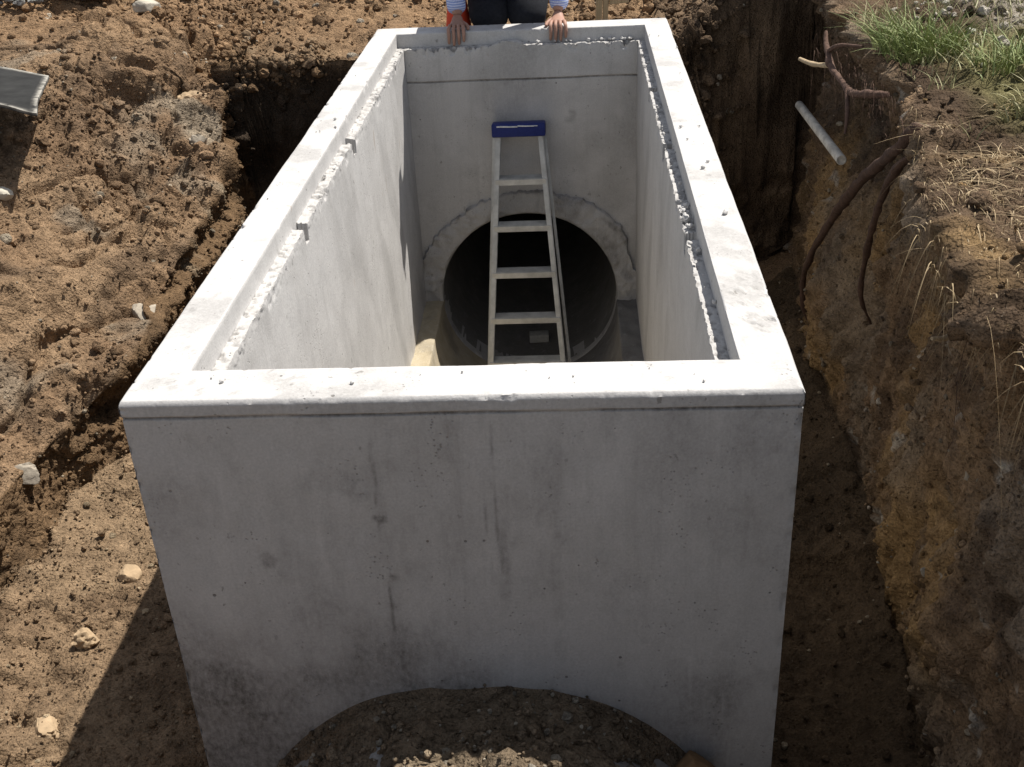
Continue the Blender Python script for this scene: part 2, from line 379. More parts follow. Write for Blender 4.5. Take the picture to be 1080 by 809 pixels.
c = np.clip(c*(1+.16*fbm(p, 26, 2, 181))[:, None], .012, .6)
F = gridF(nr, nc); cen = p[F].mean(1)
hole = (np.hypot(cen[:, 0]+.005, cen[:, 2]+1.4) < .57) & (cen[:, 1] > 3.6) & (cen[:, 1] < 4.0)
F = F[~hole]
ground = link('ground', npmesh('ground', pd, F, c), M_soil, None, 180); tag(ground, kind='structure')
PD = pd.reshape(nr, nc, 3)
ZONE = Z1.reshape(nr, nc)
NN = gridN(PD); 
if NN[200, 60, 2] < 0: NN = -NN
CC = c.reshape(nr, nc, 3); CLM = (clump.reshape(nr, nc)+.12)

# ---- loose clods (uncountable): deformed pebbles sunk in the soil
def ico(sub=1):
    bm = bmesh.new(); bmesh.ops.create_icosphere(bm, subdivisions=sub, radius=1); bm.verts.ensure_lookup_table()
    V = np.array([v.co[:] for v in bm.verts]); F_ = np.array([[v.index for v in f.verts] for f in bm.faces]); bm.free(); return V, F_
IV, IF = ico(2)
def rough_stone(seed, flat=.75, rough_=.5):
    q = IV*np.array([1, .8, flat]); q = q*(1+rough_*fbm(IV+seed*3.7, 1.3, 2, seed)+.25*fbm(IV+seed, 3.1, 2, seed+5))[:, None]
    for k in range(5):                                              # chop facets
        d = rng.normal(size=3); d /= np.linalg.norm(d); s = q@d; lim = .62+.2*rng.random(); q = q-np.outer(np.maximum(s-lim, 0)*.9, d)
    return q
protos = [rough_stone(i) for i in range(14)]
def scatter(name, zone_fn, count, smin, smax, pw, sink, mat, label_kind='stuff', tint=None, ymax=7.5, ymin=-.45):
    ok = zone_fn(PD[..., 0], PD[..., 1], PD[..., 2], ZONE) & ~((np.abs(PD[..., 0]) < .76) & (PD[..., 1] > .0) & (PD[..., 2] < -.3)) & (PD[..., 1] < ymax) & (PD[..., 1] > ymin)
    # weight by cell area
    area = np.zeros((nr, nc)); a = np.linalg.norm(np.cross(np.gradient(P, axis=0), np.gradient(P, axis=1)), axis=2); w = np.where(ok, a*(CLM if name == 'soil_clods' else 1), 0).ravel()
    w = w/w.sum(); idx = rng.choice(nr*nc, count, p=w)
    Vs, Fs, Cs = [], [], []; off = 0
    for j in idx:
        s = smin*(1-rng.random()*(1-(smin/smax)**pw))**(-1/pw); q = protos[rng.integers(14)]*s
        ang = rng.random()*6.283; ca, sa = math.cos(ang), math.sin(ang); tl = rng.normal(0, .35)
        q = q@np.array([[ca, -sa, 0], [sa, ca, 0], [0, 0, 1]]); q = q@np.array([[1, 0, 0], [0, math.cos(tl), -math.sin(tl)], [0, math.sin(tl), math.cos(tl)]])
        pos = PD.reshape(-1, 3)[j]+NN.reshape(-1, 3)[j]*s*(.45-sink)+rng.normal(0, .006, 3)
        Vs.append(q+pos); Fs.append(IF+off); off += len(q)
        cc = CC.reshape(-1, 3)[j]*(.65+.75*rng.random()) if tint is None or rng.random() > tint[1] else np.array(tint[0])*(.6+.7*rng.random())
        Cs.append(np.tile(cc, (len(q), 1)))
    V = np.vstack(Vs); me = npmesh(name, V, np.vstack(Fs), np.clip(np.vstack(Cs), .01, .6))
    return tag(link(name, me, mat, None, 40), kind=label_kind)
bank = lambda X, Y, Z, K: (K <= 2.5) & (X > -4.2) & (Y < 3.75)
scatter('soil_clods', bank, 21000, .004, .048, 2.4, .36, M_soil, tint=((.34, .29, .22), .04))
scatter('soil_clods', lambda X, Y, Z, K: ((K <= 6) & (X > -1.75) & (X < -.74) & (Y > 3.64) & (Y < 3.95) & (Z > -.3)), 420, .007, .045, 1.9, .42, M_soil, tint=((.22, .145, .085), .75))
scatter('soil_clods', lambda X, Y, Z, K: ((K <= 6) & (X > -4.2) & (X < 1.2) & (Y > 3.86) & (Y < 6.3) & ((np.abs(X+.07) > .34) | (Y > 4.45))) | (K <= 1) & (X < -2) & (X > -4.2) & (Y > 3.6) & (Y < 6), 15000, .007, .06, 2.2, .3, M_soil, tint=((.40, .35, .28), .04))
scatter('soil_crumbs', lambda X, Y, Z, K: (K == 3) & (Y < 3.6), 8500, .003, .03, 2.4, .25, M_soil, tint=((.38, .30, .2), .10))
scatter('soil_crumbs', lambda X, Y, Z, K: (K == 5) & (Y < 3.6), 1500, .004, .024, 2.2, .2, M_soil, tint=((.45, .38, .28), .05))
scatter('soil_crumbs', lambda X, Y, Z, K: (K == 4) & (Y < .0) & (np.abs(X) < .6), 3200, .003, .024, 2.2, .25, M_soil, tint=((.30, .27, .22), .16))
scatter('soil_crumbs', lambda X, Y, Z, K: (K >= 7) & (X < 2.9) & (Y < 1.9), 1100, .006, .040, 2.0, .25, M_soil, tint=((.3, .2, .1), .15))
scatter('soil_crumbs', lambda X, Y, Z, K: (K == 6) & (Y < 3.8) & (Z < -.9), 500, .004, .02, 2.2, .4, M_soil, tint=((.5, .46, .4), .12))
scatter('soil_crumbs', lambda X, Y, Z, K: (K == 6) & (Y < 3.8), 2600, .004, .026, 2.3, .45, M_soil, tint=((.34, .29, .22), .10))
scatter('gravel_litter', lambda X, Y, Z, K: (K >= 7) & (X > 1.65) & (X < 3.6) & (Y > 2.0), 2600, .008, .03, 2.4, .1, M_soil, tint=((.50, .46, .40), .55))

def ground_at(px, py):
    """height of the soil surface nearest to (x, y)"""
    d = (PD[..., 0]-px)**2+(PD[..., 1]-py)**2; j = np.argmin(d); return PD.reshape(-1, 3)[j]

# ------------------------------------------------------------------ rocks one can point at
M_pale = plain('pale_stone', (.43, .39, .32), .9, var=.25, scale=18, bump=.5, bd=.01)
M_greyst = plain('grey_stone', (.29, .252, .20), .92, var=.35, scale=22, bump=.6, bd=.01)
M_tan = plain('tan_stone', (.36, .26, .16), .92, var=.3, scale=20, bump=.6, bd=.01)
M_brown = plain('brown_stone', (.20, .12, .06), .92, var=.3, scale=20, bump=.6, bd=.01)
IV3, IF3 = ico(4)
def rock(name, loc, size, mat, label, seed, rotz=0., cat='rock', group=None, facets=9, lumpy=.0):
    r_ = np.random.default_rng(seed); q = IV3*1.0
    q = q*(1+.30*fbm(IV3+seed, 1.1, 3, seed)+.08*fbm(IV3, 4.5, 3, seed+2))[:, None]
    if lumpy:
        a, b, cc = worley(IV3+seed, 2.6, seed); q = q*(1+lumpy*(.5-a)+lumpy*.5*(cc-.5))[:, None]
    for k in range(facets):
        d = r_.normal(size=3); d /= np.linalg.norm(d); s = q@d; lim = .55+.25*r_.random(); q = q-np.outer(np.maximum(s-lim, 0)*.92, d)
    q = q*(1+.035*fbm(IV3, 9, 3, seed+7))[:, None]*np.array(size)
    o = link(name, npmesh(name, q, IF3), mat, None, 35); o.location = loc; o.rotation_euler = (0, 0, rotz); return tag(o, label, cat, group)
def on(px, py, dz=0.): g_ = ground_at(px, py); return (px, py, float(g_[2])+dz)
rock('pale_rock', on(-2.194, 4.61, .03), (.085, .06, .055), M_pale, 'pale white rock lying on the bare ground above the left bank', 3, .4)
rock('pale_rock', on(-2.17, 2.43, -.005), (.045, .05, .035), M_pale, 'pale rounded rock below the dark sheet at the left bank', 5, 1.)
rock('soil_lump', on(-1.70, 3.67, -.025), (.10, .08, .045), M_tan, 'flat brown slabby lump near the edge of the deep shaded corner', 8, .2, 'soil lump', None, 6, .4)
rock('grey_rock', on(-1.62, 3.38, .0), (.05, .05, .045), M_greyst, 'small light grey lump pressed into the brown left bank', 12, .2, lumpy=.35)
rock('tan_rock', on(-1.297, .962, .012), (.046, .038, .036), M_tan, 'tan angular rock on the sunlit trench floor next to the shadow', 14, .7)
rock('soil_lump', on(-1.325, .626, .012), (.045, .035, .035), M_tan, 'small crumbly tan lump on sunlit trench floor', 17, .7, 'soil lump', None, 5, .4)
rock('soil_lump', on(-1.314, .263, -.01), (.05, .045, .03), M_tan, 'large brown crumbly lump at the tip of the ground shadow', 19, 1.7, 'soil lump', None, 4, .5)
rock('grey_rock', on(-1.733, 1.229, -.035), (.075, .06, .045), M_greyst, 'broad pale grey broken rock at the lower edge of left bank', 23, .3, lumpy=.35)
rock('grey_rock', on(-1.579, 2.22, -.04), (.07, .13, .05), M_greyst, 'long pale grey rock patch halfway along the left trench edge', 29, .1, lumpy=.35)
rock('brown_rock', (.515, -.065, -1.045), (.07, .055, .06), M_brown, 'brown square rock lying against the foot of the front wall', 31, .3)
rock('pale_rock', (1.235, .345, -.45), (.022, .02, .035), M_greyst, 'pale stone set high in the shaded right trench wall', 37, .3)
rock('pale_rock', (1.335, 1.08, -1.17), (.03, .024, .04), M_greyst, 'pale stone set low in the ochre right trench wall', 41, .3)

# ------------------------------------------------------------------ concrete pit
pit = empty('concrete_pit', (0, L/2, -2.0), 'large open rectangular grey concrete pit with a sunlit rim set in the trench', 'concrete pit')
TH = dict(F=.14, B=.146, L=.117, R=.117); EX = .036; ZL = -.066
def profile(no, ni):
    """(t, extra, z, edge) from outside foot over the rim to the inside foot"""
    pr = []
    for zz in np.linspace(-2.0, -.068, no): pr.append((0, 0, zz))
    for zz in np.linspace(-.064, -.010, 22): pr.append((0, 0, zz))
    pr += [(.006, 0, -.006), (.022, 0, -.0015)]
    for t in np.linspace(.05, .95, 14): pr.append((t, 0, 0))
    pr += [(.985, 0, -.001), (1, 0, -.005)]
    for zz in np.linspace(-.012, ZL+.004, 6): pr.append((1, 0, zz))
    for e in np.linspace(0.02, .98, 11): pr.append((1, EX*e, ZL))
    pr += [(1, EX, ZL-.006)]
    for zz in sorted([*np.linspace(ZL-.012, ZL-.10, 18), *np.linspace(ZL-.112, -1.98, ni-10), -.2225, -.2265, -.2295, -.2325, -.2355, -.239, -.243], reverse=True): pr.append((1, EX, zz))
    return np.array(pr)
def pit_wall(side, no, ni, ns):
    pr = profile(no, ni); t, e, zz = pr.T
    d = {k: t*TH[k]+e for k in TH}
    x0, x1, y0, y1 = -W2+d['L'], W2-d['R'], d['F'], L-d['B']
    a, b = {'F': ((x0, y0), (x1, y0)), 'R': ((x1, y0), (x1, y1)), 'B': ((x1, y1), (x0, y1)), 'L': ((x0, y1), (x0, y0))}[side]
    s = np.linspace(0, 1, ns)[:, None]
    Q = np.stack([a[0]*(1-s)+b[0]*s, a[1]*(1-s)+b[1]*s, np.broadcast_to(zz, (ns, len(zz)))], -1)
    N_ = gridN(Q); out = {'F': (0, -1), 'R': (1, 0), 'B': (0, 1), 'L': (-1, 0)}[side]
    if N_[ns//2, 3, 0]*out[0]+N_[ns//2, 3, 1]*out[1] < 0: N_ = -N_
    q = Q.reshape(-1, 3); nn = N_.reshape(-1, 3); T = np.broadcast_to(t, (ns, len(t))).ravel(); E_ = np.broadcast_to(e, (ns, len(t))).ravel(); Z_ = q[:, 2].copy()
    ti = np.array([-out[0], -out[1], 0.])                     # towards the inside
    inner = T >= .999
    dd = .0020*fbm(q, 6, 3, 201)
    dd = dd*np.where((np.abs(q[:, 2]) < 1e-4), .7, 1)
    q = q+nn*dd[:, None]
    if side == 'F':
        q = q+ti*((T < .001)*S(.712, .725, np.abs(q[:, 0]))*np.clip(fbm(q, 34, 3, 219, .7)-.05, 0, 1)*.02)[:, None]
    # form joint 4 cm under the rim outside
    oj = (T < .001)
    q = q+ti*(S(.0055, .001, np.abs(Z_+.041+.0015*fbm(q, 14, 2, 9)))*.006*oj*S(-.5, .1, fbm(q, 5, 2, 10))+S(-.044, -.040, Z_)*-.003*oj)[:, None]
    # chipped outer and inner rim edges
    ch = np.clip(fbm(q*np.array([1, 1, .2]), 30, 4, 211, .7)-.17, 0, 1)*S(-.1, .35, fbm(q, 2.1, 2, 213))
    we = S(.020, 0, np.hypot(T*TH[side], Z_))*(T < .3)
    q = q+(ti*.6-np.array([0, 0, 1.]))*(ch*we*.03)[:, None]
    wi = S(.022, 0, np.hypot((1-T)*TH[side], Z_))*(E_ == 0)
    q = q+(-ti*.7-np.array([0, 0, .6]))*(ch*wi*.03)[:, None]
    # broken ledge
    lg = (E_ > 0)*S(ZL-.05, ZL-.003, Z_)
    wq1, wq2, wqc = worley(q+.006*fbm(q, 40, 2, 222)[:, None], 52, 223); rough = .55*fbm(q, 46, 4, 221, .7)+1.1*(wqc-.5)*S(.02, .2, wq2-wq1); bite = np.clip(fbm(q*np.array([1, 1, .3]), 30, 4, 231, .6)-.08, 0, 1)*S(-.3, .2, fbm(q, 3, 2, 232))
    q[:, 2] += lg*(.0075*np.minimum(rough, .25)-.001)
    inn = S(.2, 1, E_/EX)
    q[:, 2] -= (lg*inn*bite*.05)
    q = q-ti*(lg*inn*(bite*.020+.004*rough))[:, None]
    # lifting notches in the ledges
    for yy, h in {'L': [(1.19, .05), (2.07, .045)], 'R': [(1.02, .06), (1.88, .05), (2.65, .03)]}.get(side, []):
        m = (np.abs(q[:, 1]-yy) < .026) & (E_ > 0); q[m, 2] = np.minimum(q[m, 2], ZL-.055+.004*rough[m])
    if side == 'B':                                            # mortar smear in the middle of the far ledge
        m = (E_ > 0)*S(.10, .03, np.abs(q[:, 0]+.05))*S(-.14, -.06, Z_); q[:, 2] += .022*m*(E_ > 0)
        q = q+ti*(S(.007, .001, np.abs(Z_+.233+.002*fbm(q, 8, 2, 5)))*-.007+.004*S(-.236, -.230, Z_)*inner*(E_ > 0.03))[:, None]
    # a spalled patch on the near end of the right rim
    if side == 'R':
        m = S(.9, .45, np.hypot((q[:, 0]-.69)/.10, (q[:, 1]-.42)/.24))*(Z_ > -.02)*(T < .98)
        lay = np.round(fbm(q+.01*fbm(q, 40, 2, 242)[:, None], 13, 4, 241)*2.4)/2.4
        q[:, 2] += m*(.015*lay-.004); q = q+ti*(m*we*.02*np.clip(lay, 0, 1))[:, None]
        m2 = (T < .25)*S(.012, 0, np.abs(np.hypot(T*.1, Z_)))*0; 
    # stains and darker tones in the concrete colour
    st_ = np.zeros(len(q)); qx, qy = Q.reshape(-1, 3)[:, 0], Q.reshape(-1, 3)[:, 1]
    if side == 'F':
        o_ = T < .001; wob = .007*fbm(np.stack([qx*2, qx*0, Z_*1.], 1), 5, 4, 7, .65)
        def drip(xc, z0, z1, w_, k): return k*S(w_, w_*.2, np.abs(qx-xc-wob*1.5))*S(z1, z1+.15, Z_)*S(z0+.02, z0-.06, Z_)*S(-.35, .35, fbm(np.stack([qx*3, qx*0, Z_], 1), 9, 4, 17, .65))
        st_ += drip(-.193, -.09, -.75, .005, .6)+drip(-.19, -.35, -.8, .03, .25)+drip(.073, -.05, -.62, .005, .45)+drip(.045, -.25, -.55, .005, .45)+drip(.085, -.3, -.62, .018, .35)+drip(.30, -.08, -.5, .012, .12)+drip(-.05, -.3, -.8, .02, .15)+drip(-.31, -.1, -.6, .015, .12)+drip(.20, -.1, -.9, .02, .18)+drip(-.42, -.2, -.9, .03, .15)
        for (cx_, cz_, rx, rz, k) in [(-.195, -.315, .05, .014, .75), (-.17, -.475, .05, .018, .7), (.215, -.35, .018, .10, .5), (-.46, -.42, .07, .07, .42), (.09, -.38, .03, .03, .35), (.62, -.13, .10, .05, .12), (.10, -.14, .03, .03, .6), (-.19, -.06, .03, .012, .5), (-.5, -.1, .12, .04, .25), (-.28, -.22, .12, .07, .2), (.46, -.6, .12, .1, .12)]:
            st_ += k*S(1.2, .3, np.hypot((qx-cx_)/rx, (Z_-cz_)/rz))*S(.0, .35, fbm(np.stack([qx, qx*0, Z_], 1), 22, 3, int(abs(cx_)*100)))
        low_dark = (.55+.45*S(-.3, .3, fbm(np.stack([qx, qx*0, Z_], 1), 16, 4, 30, .65)))*S(.12, -.30, (Z_+.84)+.34*fbm(np.stack([qx, qx*0, Z_], 1), 1.9, 4, 31)+.42*(qx+.12))           # darker towards the bottom and the left, noisy outline
        st_ += low_dark*.82+.22*S(.06, -.08, (Z_+.74)+.25*fbm(np.stack([qx, qx*0, Z_], 1), 3, 4, 33))  # fainter second darkening low on the front face
        st_ += .015+.16*S(.0, .5, fbm(np.stack([qx, qx*0, Z_], 1), 5, 5, 39, .65))+.13*S(.0, .45, fbm(np.stack([qx, qx*0, Z_*.5], 1), 13, 4, 40, .65))-.10*S(.1, .5, fbm(np.stack([qx, qx*0, Z_*.6], 1), 6, 4, 50))
        st_ = np.where(o_, st_, 0)
        st_ += (.6*S(.005, .0015, np.abs(Z_+.0425+.0015*fbm(Q.reshape(-1, 3), 14, 2, 9)))*S(-.6, .1, fbm(Q.reshape(-1, 3), 5, 2, 10))+.20*(Z_ < -.005))*o_
    st_ += (E_ > 0)*(E_ < EX*.99)*np.clip(.18+bite*2.2+S(.05, .4, -rough)*.55, 0, .8)  # grey mottling, plus shade of the broken holes painted into the ledge
    rim = (T > .03) & (T < .98) & (Z_ > -.004)
    st_ += rim*(.35*S(.40, .5, fbm(Q.reshape(-1, 3), 30, 3, 43))*S(-.1, .3, fbm(Q.reshape(-1, 3), 2.3, 2, 44))+.42*S(.0, .5, fbm(Q.reshape(-1, 3), 6, 5, 46, .65)))
    if side in 'LR':
        uu = np.stack([qy*1., qy*0, Z_], 1)
        diag = fbm(np.stack([qy*.8+Z_*.35, qy*0, Z_*.25], 1), 7, 4, 47)
        st_ += (E_ >= EX)*(.26*S(.05, .5, diag)+.10*S(0, .4, fbm(uu, 3, 4, 49)))
    if side == 'B':
        uu = np.stack([qx, qx*0, Z_], 1); i_ = E_ >= EX*.99
        st_ += i_*(.40*S(.05, .5, fbm(uu, 2.6, 4, 53))+.35*S(.1, -.25, Z_+1.1+.3*fbm(uu, 3, 3, 54))+.75*S(.007, .001, np.abs(Z_+.233+.002*fbm(Q.reshape(-1, 3), 8, 2, 5)))+.25*S(.03, .0, np.abs(Z_+.245))*S(0, .4, fbm(uu, 9, 3, 56)))
        st_ += i_*.6*S(1, .3, np.hypot((qx-.24)/.05, (Z_+.43)/.05))*S(-.1, .3, fbm(uu, 12, 3, 55))
    F_ = gridF(ns, len(t))
    if side == 'B':
        ce = Q.reshape(-1, 3)[F_].mean(1); F_ = F_[np.hypot(ce[:, 0]+.005, ce[:, 2]+1.403) > .53]
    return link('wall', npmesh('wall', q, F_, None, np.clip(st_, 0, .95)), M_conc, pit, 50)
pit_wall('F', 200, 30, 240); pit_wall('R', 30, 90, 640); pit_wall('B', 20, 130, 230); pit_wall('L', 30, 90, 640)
# mortar collar round the pipe mouth: rough outer edge
def collar():
    na, V, = 420, []; R0 = .474
    prof = [(R0, .16), (R0, .02), (R0, -.022), (R0+.012, -.034)]+[(lerp(R0+.02, .595, k/13), -.034+.010*(k/13)**2) for k in range(14)]+[(.599, -.014), (.602, .006)]
    A = np.linspace(0, 2*math.pi, na, endpoint=False)
    for r, dy in prof:
        rr = np.full(na, r); pos = np.stack([np.cos(A), np.sin(A)*0, np.sin(A)], 1)
        k = (r-R0)/.13; rr = rr+k*(.045*fbm(pos*1., 3.5, 4, 61)+.022*fbm(pos, 14, 4, 62, .65))
        yy = 3.574+dy+.020*fbm(pos*r, 14, 5, 63, .7)*(k > 0.05)
        V.append(np.stack([-.005+rr*np.cos(A), yy, -1.403+rr*np.sin(A)], 1))
    V = np.array(V); i = np.arange(len(prof)*na).reshape(len(prof), na); j = np.roll(i, -1, 1)
    F_ = np.stack([i[:-1], j[:-1], j[1:], i[1:]], -1).reshape(-1, 4); q = V.reshape(-1, 3)
    rr_ = np.hypot(q[:, 0]+.005, q[:, 2]+1.403); st_ = .45*S(.0, .4, fbm(q, 7, 3, 65))+.18+.7*S(.575, .60, rr_)*S(-.3, .2, fbm(q, 9, 2, 67))+.8*S(.05, .0, np.abs(fbm(q, 7, 3, 64)))*S(.5, .56, rr_)*S(-.1, .3, fbm(q, 2.5, 2, 74))
    ok = q[F_].mean(1)[:, 2] > -1.9
    return link('collar', npmesh('collar', q, F_[ok], None, np.clip(st_, 0, .8)), M_conc, pit, 50)
collar()
def bench(side):
    """raised concrete shelf beside the half-round channel"""
    ny, V = 150, []; ys = np.linspace(.15, 3.60, ny)
    for yv in ys:
        row = [(x_, -1.43) for x_ in np.linspace(.60, .475, 14)]
        row += [(.474*math.cos(a), -1.405-.472*math.sin(a)) for a in np.linspace(.06, math.pi/2, 26)]
        V.append([(side*a-.005, yv, b) for a, b in row])
    V = np.array(V); q = V.reshape(-1, 3); st_ = np.clip(.5*S(0, .4, fbm(q, 6, 4, 66+side))+(.45 if side > 0 else .08), 0, .9)
    flat = q[:, 2] > -1.44
    q = q+np.array([0, 0, 1])*((.020*fbm(q, 9, 4, 68)+.01*np.clip(fbm(q, 25, 3, 69), 0, 1))*flat)[:, None]
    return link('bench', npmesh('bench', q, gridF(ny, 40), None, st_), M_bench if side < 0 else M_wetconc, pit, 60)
bench(-1); bench(1)

# broken concrete crumbs on the rim and the ledges
def crumbs():
    Vs, Fs, off = [], [], 0
    spots = []
    for k in range(36):                                        # right ledge
        spots.append((.608-.036*rng.random()-.001, .2+3.3*rng.random(), ZL+.004+.008*rng.random(), .002+.009*rng.random()**3))
    for k in range(22):
        spots.append((-.608+.036*rng.random(), .2+3.3*rng.random(), ZL+.004+.006*rng.random(), .002+.007*rng.random()**3))
    for k in range(30): spots.append((.56-.5*rng.random()**1.5, 3.585+.02*rng.random(), ZL+.006, .003+.009*rng.random()**2))
    for k in range(14): spots.append((.60-.02*rng.random(), 1.06+.26*rng.random(), ZL+.008, .006+.018*rng.random()**2))
    for k in range(12): spots.append((-.55+1.15*rng.random(), .02+.10*rng.random(), .002, .0015+.006*rng.random()**3))
    for k in range(0): spots.append((min(.712, .685+.03*rng.normal()), .42+.11*rng.normal(), .002, -(.003+.016*rng.random()**2)))
    for k in range(10): spots.append((.67+.03*rng.normal(), 1.0+2.4*rng.random(), .004, .003+.007*rng.random()**2))
    for k in range(10): spots.append((-.67+.025*rng.normal(), .3+3.1*rng.random(), .003, .002+.006*rng.random()**2))
    for (a, b, c_, s) in spots:
        fl_ = .22 if s < 0 else 1.; s = abs(s); q = protos[rng.integers(14)]*s*np.array([1, 1, fl_]); ang = rng.random()*6.28; ca, sa = math.cos(ang), math.sin(ang)
        q = q@np.array([[ca, -sa, 0], [sa, ca, 0], [0, 0, 1]]); Vs.append(q+np.array([a, b, c_+s*.3*fl_])); Fs.append(IF+off); off += len(q)
    V = np.vstack(Vs); return tag(link('concrete_crumbs', npmesh('concrete_crumbs', V, np.vstack(Fs), None, np.zeros(len(V))), M_conc, None, 35), kind='stuff')
crumbs()

# ------------------------------------------------------------------ pipes
def ring_tube(name, y0, y1, ro, ri, mat, parent, zc=-1.403, seg=96, ny=30, rough_=.004, stain_tone=.0):
    A = np.linspace(0, 2*math.pi, seg, endpoint=False); V, rowsn = [], 0
    for r, ys in ((ri, np.linspace(y1, y0, ny)), (ro, np.linspace(y0, y1, ny))):
        for yv in ys:
            q = np.stack([-.005+r*np.cos(A), np.full(seg, yv), zc+r*np.sin(A)], 1); V.append(q)
    V = np.array(V); q = V.reshape(-1, 3); k = (1+rough_*fbm(q, 9, 3, 71)/ro); q[:, 0] = -.005+(q[:, 0]+.005)*k; q[:, 2] = zc+(q[:, 2]-zc)*k
    i = np.arange(len(q)).reshape(-1, seg); j = np.roll(i, -1, 1); F_ = np.stack([i[:-1], j[:-1], j[1:], i[1:]], -1).reshape(-1, 4)
    return link(name, npmesh(name, q, F_, None, np.clip(stain_tone+.4*S(0, .4, fbm(q, 5, 3, 72)), 0, .9)), mat, parent, 60)
pipe = empty('concrete_pipe', (0, 3.62, -1.403), 'dark round concrete pipe opening in the far wall behind the ladder', 'pipe')
ring_tube('pipe_barrel', 3.615, 9.0, .56, .474, M_wetconc, pipe, stain_tone=.2)
bm = bmesh.new(); bmesh.ops.create_circle(bm, cap_ends=True, radius=.52, segments=48, matrix=Matrix.Translation((-.005, 8.98, -1.403)) @ Matrix.Rotation(R(90), 4, 'X'))
bmobj('light_stop', bm, M_wetconc, pipe)  # added disc shuts the unseen far end so the pipe stays dark
stub = empty('pipe_stub', (0, -.6, -1.403), 'concrete pipe stub buried under soil in front of the near wall', 'pipe')
ring_tube('pipe_barrel', -1.5, -.002, .64, .52, M_wetconc, stub, zc=-1.475, stain_tone=.2)
bm = bmesh.new(); add_box(bm, (.003+.02, 3.93, -1.845), (.115, .07, .05), Matrix.Rotation(.05, 3, 'Z'), .006)
tag(bmobj('brick', bm, plain('grey_brick', (.42, .42, .40), .9, var=.2, scale=40, bump=.4), None, 40), 'small grey brick lying on the floor of the dark pipe', 'brick')

# ------------------------------------------------------------------ step ladder
M_alu = plain('worn_aluminium', (.52, .52, .50), .5, .35, .22, 14, .25, .002)
def blue_mat():
    t = NT('blue_paint', .5); n_ = t.noise(60, 5, .7); sep = t.N('ShaderNodeSeparateXYZ'); t.put(sep.inputs[0], t.co)
    c = t.mix(t.ramp(n_, .3, .7), (.011, .019, .11), (.017, .029, .165)); t.bump(n_, .15, .002); return t.base(c)
lad = empty('step_ladder', (-.02, 3.15, -1.87), 'folded aluminium step ladder with a blue top leaning against the far wall', 'ladder')
yt, zt_, yb, zb_ = 3.515, -.47, 3.13, -1.868
def lp(x, z): return Vector((x, lerp(yt, yb, (zt_-z)/(zt_-zb_)), z))
def rail_x(side, z):
    return lerp(-.137, -.216, (-.512-z)/1.10) if side < 0 else lerp(.100, .184, (-.512-z)/1.10)
ins = Vector((0, .0, 0))
for s in (-1, 1):
    a, b = lp(rail_x(s, zb_), zb_), lp(rail_x(s, -.49), -.49); bm = bmesh.new()
    beam(bm, a, b, .004, .055, bevel=0, off=(0, 0))
    beam(bm, a, b, .022, .004, off=(-s*.0131, -.0296)); beam(bm, a, b, .022, .004, off=(-s*.0131, .0296))
    o = bmobj('rail', bm, M_alu, lad); o.data.polygons.foreach_set('use_smooth', [False]*len(o.data.polygons))
    fb = bmesh.new(); add_box(fb, a+Vector((0, 0, .02)), (.034, .075, .05), None, .006); bmobj('foot', fb, plain('black_rubber', (.03, .03, .03), .8), lad)
for zc in (-.699, -.925, -1.155, -1.385, -1.61):
    x0, x1 = rail_x(-1, zc)+.0035, rail_x(1, zc)-.0035; c_ = lp((x0+x1)/2, zc)
    bm = bmesh.new(); add_box(bm, c_+Vector((0, .0, .0)), (x1-x0, .078, .004)); add_box(bm, c_+Vector((0, -.037, -.0145)), (x1-x0, .004, .025)); add_box(bm, c_+Vector((0, .037, -.0145)), (x1-x0, .004, .025))
    for k in range(5): add_box(bm, c_+Vector((0, -.028+.014*k, .0032)), (x1-x0-.004, .005, .0024))
    bmobj('tread', bm, M_alu, lad)
bm = bmesh.new(); add_box(bm, (-.02, yt-.015, -.462), (.268, .105, .066), Matrix.Rotation(R(-8), 3, 'X'), .008); cap = bmobj('top_cap', bm, blue_mat(), lad, 40)
bm = bmesh.new()
xx = -.128
while xx < .075:
    ln = .012+.035*rng.random()
    add_box(bm, (xx+ln/2, yt-.0665, -.434+.0012*rng.normal()), (ln, .006, .0035+.0035*rng.random()), Matrix.Rotation(rng.normal(0, .05), 3, 'Y'), .001); xx += ln+.0008*rng.random()+(.014 if rng.random() < .15 else 0)
worn = bmobj('worn_edge', bm, plain('bare_metal', (.62, .63, .64), .5, .2, .2, 60), cap)
def rear_x(s_, z_): return lerp(-.150, -.2005, (-.55-z_)/.75) if s_ < 0 else lerp(.108, .197, (-.55-z_)/.98)
for s_ in (-1, 1):
    a, b = Vector((rear_x(s_, -1.84), 3.225, -1.862)), Vector((rear_x(s_, -.55), 3.55, -.52)); bm = bmesh.new(); beam(bm, a, b, .016, .014, bevel=.002); bmobj('rear_rail', bm, M_alu, lad)
a = Vector((rear_x(-1, -1.75), 3.26, -1.75)); bm = bmesh.new(); beam(bm, a, Vector((rear_x(1, -1.75), a.y, a.z)), .012, .008, (0, 1, 0)); bmobj('rear_brace', bm, M_alu, lad)

